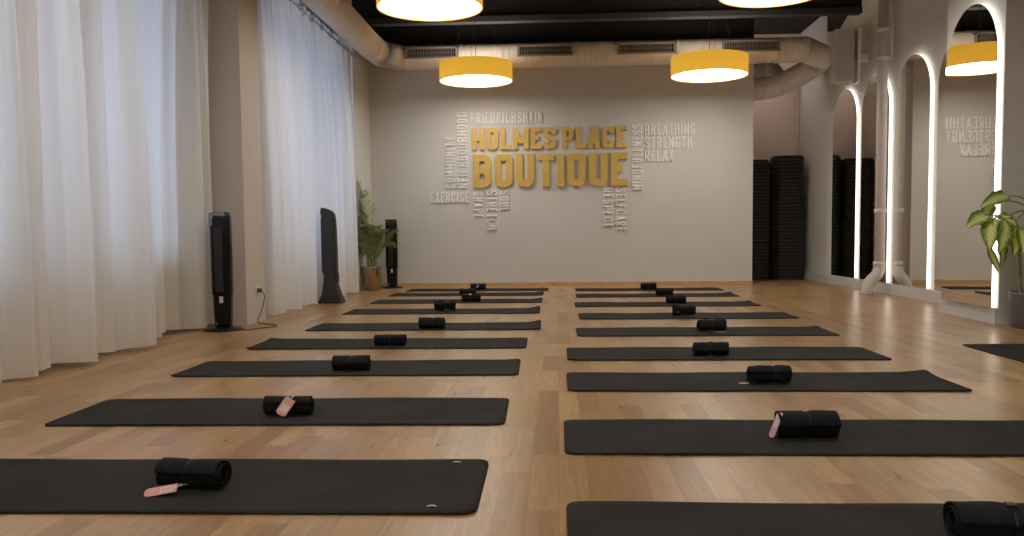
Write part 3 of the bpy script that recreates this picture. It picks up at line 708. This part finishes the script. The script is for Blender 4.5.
# ------------------------------------------------------------------ dieffenbachia in a grey planter
t = thing('potted_plant', 'variegated broad-leaved plant in a dark grey planter by the nearest mirror', 'plant', (3.785, 6.95, 0))
bm = B(); lathe(bm, [(0, 0), (.150, 0), (.158, .008), (.183, .275), (.185, .288), (.170, .288), (.166, .25), (0, .25)], 40); pot = obj('pot', bm, m_potg, t, True)
bm = B(); lathe(bm, [(0, .262), (.167, .262), (.167, .252), (0, .252)], 32); obj('soil', bm, m_soil, pot)
canes = [[(-.12, -.03, .25), (-.15, -.05, .42), (-.158, -.05, .60), (-.13, -.03, .76)], [(-.09, -.07, .25), (-.115, -.10, .38), (-.12, -.10, .52)], [(.0, .02, .27), (-.02, .02, .5), (-.03, .0, .72), (-.02, -.02, .92)], [(.06, -.03, .27), (.07, -.03, .45), (.09, -.02, .60)]]
for c in canes:
    P = smooth_path(c, 8); bm = B(); tube(bm, P, .014, 12, True, rf=lambda i: .0135+(.003 if i % 3 == 0 else 0)); obj('cane', bm, m_cane, t, True)
def leaf(base, tip, width, nrm, petiole=None, curl=.12):
    width *= 1.15
    """broad pointed leaf with folded midrib and drooping tip"""
    b = Vector(base); e = Vector(tip); ax = e-b; L = ax.length; ax.normalize(); n = Vector(nrm); n = (n-ax*n.dot(ax)).normalized(); sd = ax.cross(n)
    bm = B(); uvl = bm.loops.layers.uv.new('UVMap'); nu, nv = 6, 12; V = []; U = []
    for j in range(nv+1):
        v = j/nv; w = width*.5*(math.sin(PI*min(1, v**.8*1.0))**.75 if 0 < v < 1 else 0.004)*(1.08-.25*v)
        w = max(w, .002); c = b+ax*L*v+n*(curl*L*math.sin(PI*v)*.9)
        row = []
        for i in range(nu+1):
            u = i/nu*2-1; row.append(bm.verts.new(c+sd*w*u+n*(abs(u)*w*.28-.010*math.sin(v*22)*abs(u))))
        V.append(row)
    for j in range(nv):
        for i in range(nu):
            f = bm.faces.new((V[j][i], V[j][i+1], V[j+1][i+1], V[j+1][i])); f.smooth = True
            for lp, (uu, vv) in zip(f.loops, ((i, j), (i+1, j), (i+1, j+1), (i, j+1))): lp[uvl].uv = (uu/nu, vv/nv)
    o = obj('leaf', bm, m_dief, t)
    if petiole:
        bm = B(); P = smooth_path([petiole, (Vector(petiole)+b)/2+Vector((0, 0, .045)), b, b+ax*L*.3+n*curl*L*.6], 5); tube(bm, P, .005, 8, True, rf=lambda i: .006-.0002*i); obj('stalk', bm, m_palmst, o, True)
CN = (-.13, -.03, .76)
def W(x, z, y=0): return (x-3.835, y, z)
leaf(W(3.59, 1.045, -.06), W(3.335, .955, -.12), .115, (-.2, -.8, .6), (-.02, -.02, .92), .14)
leaf(W(3.42, .90, -.08), W(3.215, .80, -.16), .125, (-.1, -.7, .7), CN, .10)
leaf(W(3.445, .875, -.12), W(3.375, .63, -.2), .135, (-.6, -.8, .25), CN, .10)
leaf(W(3.50, .865, -.16), W(3.435, .60, -.22), .125, (.15, -1, .2), CN, .10)
leaf(W(3.60, .825, -.10), W(3.575, .585, -.18), .135, (.1, -1, .25), (-.02, -.02, .92), .10)
leaf(W(3.50, .895, -.02), W(3.60, .81, -.16), .10, (.1, -.8, .6), CN, .10)
leaf(W(3.37, .66, -.18), W(3.50, .425, -.14), .05, (-.4, -.8, -.1), None, -.10)
leaf(W(3.55, .74, -.02), W(3.52, .50, -.10), .075, (.3, -1, .1), CN, .05)
leaf(W(3.50, 1.00, .02), W(3.40, .86, .0), .09, (-.2, -.9, .2), (-.02, -.02, .92), .05)
leaf(W(3.72, .90, -.15), W(3.68, .66, -.25), .12, (.3, -1, .2), (-.02, -.02, .92), .10)
leaf(W(3.92, 1.0, -.05), W(4.15, .90, -.1), .13, (.2, -.7, .7), (-.02, -.02, .92), .12)
leaf(W(3.86, .95, -.12), W(3.80, .72, -.3), .13, (0, -.9, .5), (-.02, -.02, .92), .12)
leaf(W(3.95, .72, -.08), W(4.08, .52, -.18), .11, (.3, -.8, .5), (.09, -.02, .60), .12)
leaf(W(3.84, 1.08, .03), W(3.92, 1.28, .04), .10, (.1, -1, .1), (-.02, -.02, .92), .08)
leaf(W(3.66, .80, -.12), W(3.60, .60, -.26), .10, (-.3, -1, .3), (.09, -.02, .60), .10)
leaf(W(3.70, .72, -.10), W(3.745, .50, -.22), .11, (.2, -1, .3), (.09, -.02, .60), .10)
leaf(W(3.52, .84, -.04), W(3.50, .66, -.10), .08, (-.1, -1, .3), (-.02, -.02, .92), .08)
leaf(W(3.80, .62, -.14), W(3.70, .46, -.26), .09, (-.2, -.8, .5), (.09, -.02, .60), .12)

# ------------------------------------------------------------------ yoga mats
def yoga_mat(x0, x1, y0, y1, label, lifts=(0, 0, 0, 0), marks=(), rot=0, group='black yoga mats in rows'):
    """lifts: corner heights near-left, near-right, far-right, far-left"""
    cx, cy = (x0+x1)/2, (y0+y1)/2; a, b = (x1-x0)/2, (y1-y0)/2
    t = thing('yoga_mat', label, 'yoga mat', (cx, cy, 0), (0, 0, rot), group)
    bm = B(); nx, ny = 44, 14; T = .006; rr = .045; sd = random.random()*9
    def pos(u, v):
        x, y = u*a, v*b
        ex, ey = abs(x)-(a-rr), abs(y)-(b-rr)
        if ex > 0 and ey > 0:       # squash the grid into the rounded corner
            m = max(ex, ey); l = math.hypot(ex, ey); k = m/l if l else 1
            x = math.copysign(a-rr+ex*k, x); y = math.copysign(b-rr+ey*k, y)
        z = 0
        for (su, sv), h in zip(((-1, -1), (1, -1), (1, 1), (-1, 1)), lifts):
            dd = math.hypot(x-su*a, y-sv*b); z += h*max(0, 1-dd/.16)**2
        edge = max(0, (abs(v)-.8)/.2); z += edge*.003*(1+math.sin(x*7+sd))*.5
        return x, y, z
    def gu(i, n, w):    # finer columns at the ends
        s = i/n*2-1; return math.copysign(abs(s)**.62, s)
    top = [[bm.verts.new((*pos(gu(i, nx, a), gu(j, ny, b))[:2], pos(gu(i, nx, a), gu(j, ny, b))[2]+T)) for i in range(nx+1)] for j in range(ny+1)]
    bot = [[bm.verts.new((v.co.x, v.co.y, v.co.z-T+.0004)) for v in row] for row in top]
    for j in range(ny):
        for i in range(nx):
            bm.faces.new((top[j][i], top[j][i+1], top[j+1][i+1], top[j+1][i])).smooth = True
            bm.faces.new((bot[j][i], bot[j+1][i], bot[j+1][i+1], bot[j][i+1]))
    rim = [(0, i) for i in range(nx)]+[(j, nx) for j in range(ny)]+[(ny, i) for i in range(nx, 0, -1)]+[(j, 0) for j in range(ny, 0, -1)]
    for k in range(len(rim)):
        (j0, i0), (j1, i1) = rim[k], rim[(k+1) % len(rim)]
        bm.faces.new((top[j0][i0], bot[j0][i0], bot[j1][i1], top[j1][i1]))
    obj('mat_sheet', bm, m_mat, t)
    for (mx, my, s) in marks:       # small pale printed curl
        bm = B(); P = [Vector((mx+s*math.cos(q), my+s*.7*math.sin(q)*1.0, T+.0035)) for q in [PI*.1+PI*.8*i/8 for i in range(9)]]
        tube(bm, P, .0022, 6); obj('printed_mark', bm, m_string, t)
    return t
LY = [2.588, 3.705, 4.94, 6.07, 7.21, 8.67, 10.0, 11.16, 12.08]
LR = [.013, .019, .02, .014, .008, .005, .004, 0, 0]
LX = [(-2.222, -.236), (-2.172, -.228), (-2.20, -.228), (-2.19, -.225), (-2.115, -.147), (-2.175, -.185), (-2.19, -.185), (-2.21, -.19), (-2.14, -.135)]
LL = ['left-column black yoga mat nearest the camera, two small pale marks at its right end',
      'black yoga mat second from the camera in the left column, under a coral-tagged roll',
      'black yoga mat third from the camera in the left column', 'black yoga mat fourth from the camera in the left column',
      'black yoga mat fifth from the camera in the left column, right corner curling up', 'black yoga mat sixth from the camera in the left column, under the crumpled bundle',
      'black yoga mat seventh from the camera in the left column', 'second last black yoga mat toward the back wall in the left column', 'farthest black yoga mat in the left column, by the back wall']
lf = [(0, 0, 0, 0), (0, 0, 0, 0), (.004, .0, .010, 0), (.012, 0, .0, .012), (0, .012, .027, 0), (0, .012, .032, 0), (0, 0, .02, 0), (0, .0, .02, 0), (0, 0, 0, 0)]
for i in range(9):
    hw = .285 if i not in (7, 8) else .28
    mk = ((.885, .235, .013), (.862, -.235, .013)) if i == 0 else ()
    yoga_mat(LX[i][0], LX[i][1], LY[i]-hw, LY[i]+hw, LL[i], lf[i], mk, LR[i])
RY = [2.138, 3.25, 4.465, 5.515, 6.76, 8.06, 9.41, 10.79, 11.93]
RX = [(.02, 2.02), (.02, 2.02), (.045, 2.015), (.055, 2.03), (.145, 2.125), (.195, 2.19), (.184, 2.17), (.228, 2.23), (.245, 2.26)]
RL = ['right-column black yoga mat nearest the camera, cut by the bottom edge', 'black yoga mat second in the right column, running out of the photo',
      'black yoga mat third from the camera in the right column', 'black yoga mat fourth from the camera in the right column', 'black yoga mat fifth from the camera in the right column',
      'black yoga mat sixth from the camera in the right column', 'black yoga mat seventh from the camera in the right column', 'second last black yoga mat in the right column, corner curled up', 'farthest black yoga mat in the right column, by the back wall']
rl = [(0, 0, 0, 0), (0, 0, 0, .0), (0, 0, .018, 0), (.01, 0, .0, 0), (0, 0, .012, 0), (0, 0, 0, 0), (0, 0, .012, 0), (0, 0, .022, 0), (0, 0, 0, 0)]
for i in range(9):
    hw = .29 if i in (0, 3, 4, 5, 6, 7) else .278
    yoga_mat(RX[i][0], RX[i][1], RY[i]-hw, RY[i]+hw, RL[i], rl[i])
yoga_mat(2.735, 3.315, 3.95, 5.92, 'black yoga mat corner at the right edge of the photo, apart from the two columns', (0, 0, 0, 0))

# ------------------------------------------------------------------ rolled towels on the mats
def roll(cx, cy, label, L=.232, R=.045, rz=0.0, seed=0, lump=0.0, straps=(0.0,), tagspec=None, taper=0.0, knot=False, pinch_by=.10):
    R *= 1.14; L *= .91; lump = lump*1.3+.008
    rnd = random.Random(seed)
    t = thing('rolled_towel', label, 'rolled towel', (cx, cy, .0066), (0, 0, rz), 'black rolled towels on the mats')
    nu, turns = 22, 2.6; na = int(26*turns); th = .0085; k = th/(2*PI)*1.25
    ph = [rnd.random()*6.3 for _ in range(6)]
    def rad(a, u):
        base = R - k*(2*PI*turns-a)
        pinch = 1-sum(pinch_by*math.exp(-((u-s)/.10)**2) for s in straps)
        nz = 1+lump*(math.sin(2*a+ph[0]+3*u)*.5+math.sin(5*a+ph[1]-4*u)*.3+math.sin(3*u*2+ph[2])*.5)
        return max(.006, base)*pinch*nz*(1+taper*u)
    bm = B(); G = []
    for i in range(nu+1):
        u = i/nu*2-1; row = []
        for j in range(na+1):
            a = 2*PI*turns*j/na; rr = rad(a, u); aa = a-PI*.35+ph[3]*.15
            x = u*L/2*(1+.03*math.sin(a+ph[4])*lump*4) + (.004*math.sin(a*1.3+ph[5]) if abs(u) > .98 else 0)
            y = rr*math.cos(aa)*1.03; z = R+rr*math.sin(aa)*.97
            row.append(bm.verts.new((x, y, z)))
        G.append(row)
    for i in range(nu):
        for j in range(na): bm.faces.new((G[i][j], G[i][j+1], G[i+1][j+1], G[i+1][j])).smooth = True
    bmesh.ops.recalc_face_normals(bm, faces=bm.faces)
    zmin = min(v.co.z for v in bm.verts)
    for v in bm.verts: v.co.z += .0028-zmin
    o = obj('rolled_cloth', bm, m_roll, t)
    md = o.modifiers.new('thick', 'SOLIDIFY'); md.thickness = .005; md.offset = 0
    for s in straps:
        bm = B(); P = []
        rs = R*(1-.10)*(1+taper*s)+.0015
        w = .007
        fs = []; A, A2 = [], []
        for j in range(28):
            a = 2*PI*(turns-1)+2*PI*j/28+PI*.02; q = rad(a if j else 2*PI*turns, s)+.0012; a -= PI*.35-ph[3]*.15
            yy, zz = q*math.cos(a)*1.03, R+q*math.sin(a)*.97+.0028-zmin
            A.append(bm.verts.new((s*L/2-w+.004*math.sin(a), yy, zz))); A2.append(bm.verts.new((s*L/2+w+.004*math.sin(a), yy, zz)))
        for j in range(28): bm.faces.new((A[j], A[(j+1) % 28], A2[(j+1) % 28], A2[j]))
        bmesh.ops.recalc_face_normals(bm, faces=bm.faces)
        so = obj('strap', bm, m_strap, t, True); md = so.modifiers.new('thick', 'SOLIDIFY'); md.thickness = .002; md.offset = 1
        if knot:
            bm = B(); box(bm, s*L/2-.012, s*L/2+.012, -.018, .008, 2*R-.016, 2*R-.004, .003); obj('buckle', bm, m_strap, t)
    if tagspec:
        p, rot, ln, wd, style, loopto = tagspec
        tg = B(); a, b = ln/2, wd/2
        prism(tg, [(-a, -b*.55), (-a*.8, -b), (a, -b), (a, b), (-a*.8, b), (-a, b*.55)], 'z', -.0006, .0006)
        o = obj('price_tag', tg, m_tag if style != 2 else m_tagp, t); o.location = p; o.rotation_euler = rot if rot[1] else (Matrix.Rotation(rot[0], 3, 'X') @ Matrix.Rotation(rot[2], 3, 'Z')).to_euler()
        q = B()
        if style == 0: box(q, -a*.05, a*.75, -b*.7, b*.62, .0007, .0011)
        elif style == 1: box(q, -a*.55, a*.25, -b*.75, b*.6, .0007, .0011); 
        else: box(q, -a*.2, a*.95, -b*.8, b*.8, .0007, .0011)
        obj('tag_print', q, m_tagw, o)
        if style < 2:
            q = B()
            for kk in range(3): box(q, a*(.10+.18*kk), a*(.18+.18*kk), -b*.4, b*.3, .0012, .0014)
            obj('tag_text', q, m_tag, o)
        if loopto:
            e = Matrix.LocRotScale(Vector(p), o.rotation_euler, None) @ Vector((a*.9, 0, .001))
            for dx in (-.008, .008):
                q = B(); P = smooth_path([e, (e+Vector(loopto))/2+Vector((dx*1.6, -.006, .006)), Vector(loopto)+Vector((dx, 0, 0))], 5); tube(q, P, .0012, 6); obj('tag_loop', q, m_string, t, True)
    return t
T0 = .0
roll(-1.135, 2.545, 'black rolled towel on the nearest left mat, coral tag lying on the mat', rz=-.13, seed=1, straps=(-.08,), lump=.012, R=.042, L=.222, tagspec=((-.052, -.095, .016), (.55, 0, .30), .098, .034, 0, (-.008, -.038, .02)))
roll(-1.180, 3.625, 'black rolled towel on the second left mat, coral and white tag hanging over its front', rz=.02, seed=2, straps=(.12,), lump=.012, R=.038, L=.222, tagspec=((.004, -.066, .046), (1.05, 0, 1.08), .082, .050, 1, (.02, -.01, .086)))
roll(-1.203, 4.85, 'plain black rolled towel on the third left mat', rz=.03, seed=3, straps=(0,), lump=.01, R=.041)
roll(-1.190, 5.94, 'black rolled towel on the fourth left mat, buckle on top', rz=.0, seed=4, straps=(.0,), lump=.02, knot=True, R=.037)
roll(-1.055, 7.04, 'smooth black rolled towel on the fifth left mat', rz=.0, seed=5, straps=(.1,), lump=.005, R=.045)
roll(-1.165, 8.68, 'crumpled black towel bundle pinched in the middle on the sixth left mat', rz=.06, seed=6, straps=(.1,), lump=.14, R=.047, pinch_by=.42)
roll(-1.018, 9.92, 'black rolled towel with a small coral dab on the seventh left mat', rz=.0, seed=7, straps=(-.1,), lump=.01, R=.043, tagspec=((-.03, -.02, .086), (.4, 0, .0), .07, .028, 2, None))
roll(-1.18, 11.06, 'black rolled towel on the second last left mat', rz=.0, seed=8, straps=(0,), lump=.03, R=.04)
roll(-1.145, 12.16, 'farthest black rolled towel in the left column, with a white tag', rz=.0, seed=9, straps=(0,), lump=.02, R=.04, tagspec=((-.01, -.044, .045), (1.3, 0, .4), .05, .03, 2, None))
roll(1.085, 2.10, 'black rolled towel at the lower right corner, cut by the photo edge', rz=-.10, seed=10, straps=(.10,), lump=.015, R=.050, knot=True, L=.262)
roll(.938, 3.235, 'black rolled towel on the second right mat, pale pink tag standing at its left end', rz=.03, seed=11, straps=(-.03,), lump=.01, R=.047, L=.245, tagspec=((-.125, -.028, .052), (0, -1.15, .35), .10, .034, 2, None))
roll(1.082, 4.40, 'lumpy black rolled towel on the third right mat, pink tag tip at its left', rz=.06, seed=12, straps=(.22,), lump=.05, R=.042, tagspec=((-.135, -.02, .0045), (.0, 0, -.2), .05, .03, 2, None))
roll(.966, 5.42, 'black rolled towel on the fourth right mat, small knot on its strap', rz=.0, seed=13, straps=(0,), lump=.02, R=.040, knot=True)
roll(1.208, 6.75, 'slanted black rolled towel on the fifth right mat, pale tag on the mat in front', rz=.10, seed=14, straps=(.0,), lump=.035, R=.044, taper=.10, tagspec=((.05, -.075, .003), (0, 0, .1), .085, .035, 2, None))
roll(1.182, 8.04, 'black rolled towel on the sixth right mat, thicker at the left end', rz=-.15, seed=15, straps=(-.2,), lump=.05, R=.045, taper=-.14, knot=True, tagspec=((-.05, -.045, .05), (1.2, 0, .5), .03, .02, 2, None))
roll(1.302, 9.46, 'black rolled towel on the seventh right mat', rz=.04, seed=16, straps=(-.05,), lump=.05, R=.042)
roll(1.336, 10.74, 'black rolled towel on the second last right mat', rz=.0, seed=17, straps=(.1,), lump=.02, R=.043)
roll(1.262, 11.92, 'farthest black rolled towel in the right column', rz=.0, seed=18, straps=(0,), lump=.02, R=.043)

# ------------------------------------------------------------------ daylight
w = bpy.data.worlds.new('World'); bpy.context.scene.world = w; w.use_nodes = True
bg = w.node_tree.nodes['Background']; bg.inputs[0].default_value = (.56, .73, 1.0, 1); bg.inputs[1].default_value = 2.4

# ------------------------------------------------------------------ camera
sc = bpy.context.scene
cam = bpy.data.cameras.new('camera'); co = bpy.data.objects.new('camera', cam); C.objects.link(co); sc.camera = co
F = 850.0; cam.sensor_width = 36; cam.lens = F/1024*36; cam.shift_y = 21/1024; cam.clip_start = .05
yaw, pitch, rl_ = math.radians(3.1), math.radians(3.63), .010
f = Vector((-math.sin(yaw)*math.cos(pitch), math.cos(yaw)*math.cos(pitch), -math.sin(pitch)))
rt = Vector((math.cos(yaw), math.sin(yaw), 0)); up = rt.cross(f)
r2 = rt*math.cos(rl_)-up*math.sin(rl_); u2 = up*math.cos(rl_)+rt*math.sin(rl_)
co.matrix_world = Matrix(((r2.x, u2.x, -f.x, 0), (r2.y, u2.y, -f.y, 0), (r2.z, u2.z, -f.z, .78), (0, 0, 0, 1)))
sc.view_settings.view_transform = 'Standard'; sc.view_settings.look = 'None'; sc.view_settings.exposure = 0.0; sc.view_settings.gamma = 1.0
sc.view_settings.use_curve_mapping = False
sc.cycles.use_denoising = True
sc.cycles.max_bounces = 8; sc.cycles.diffuse_bounces = 4; sc.cycles.sample_clamp_indirect = 8
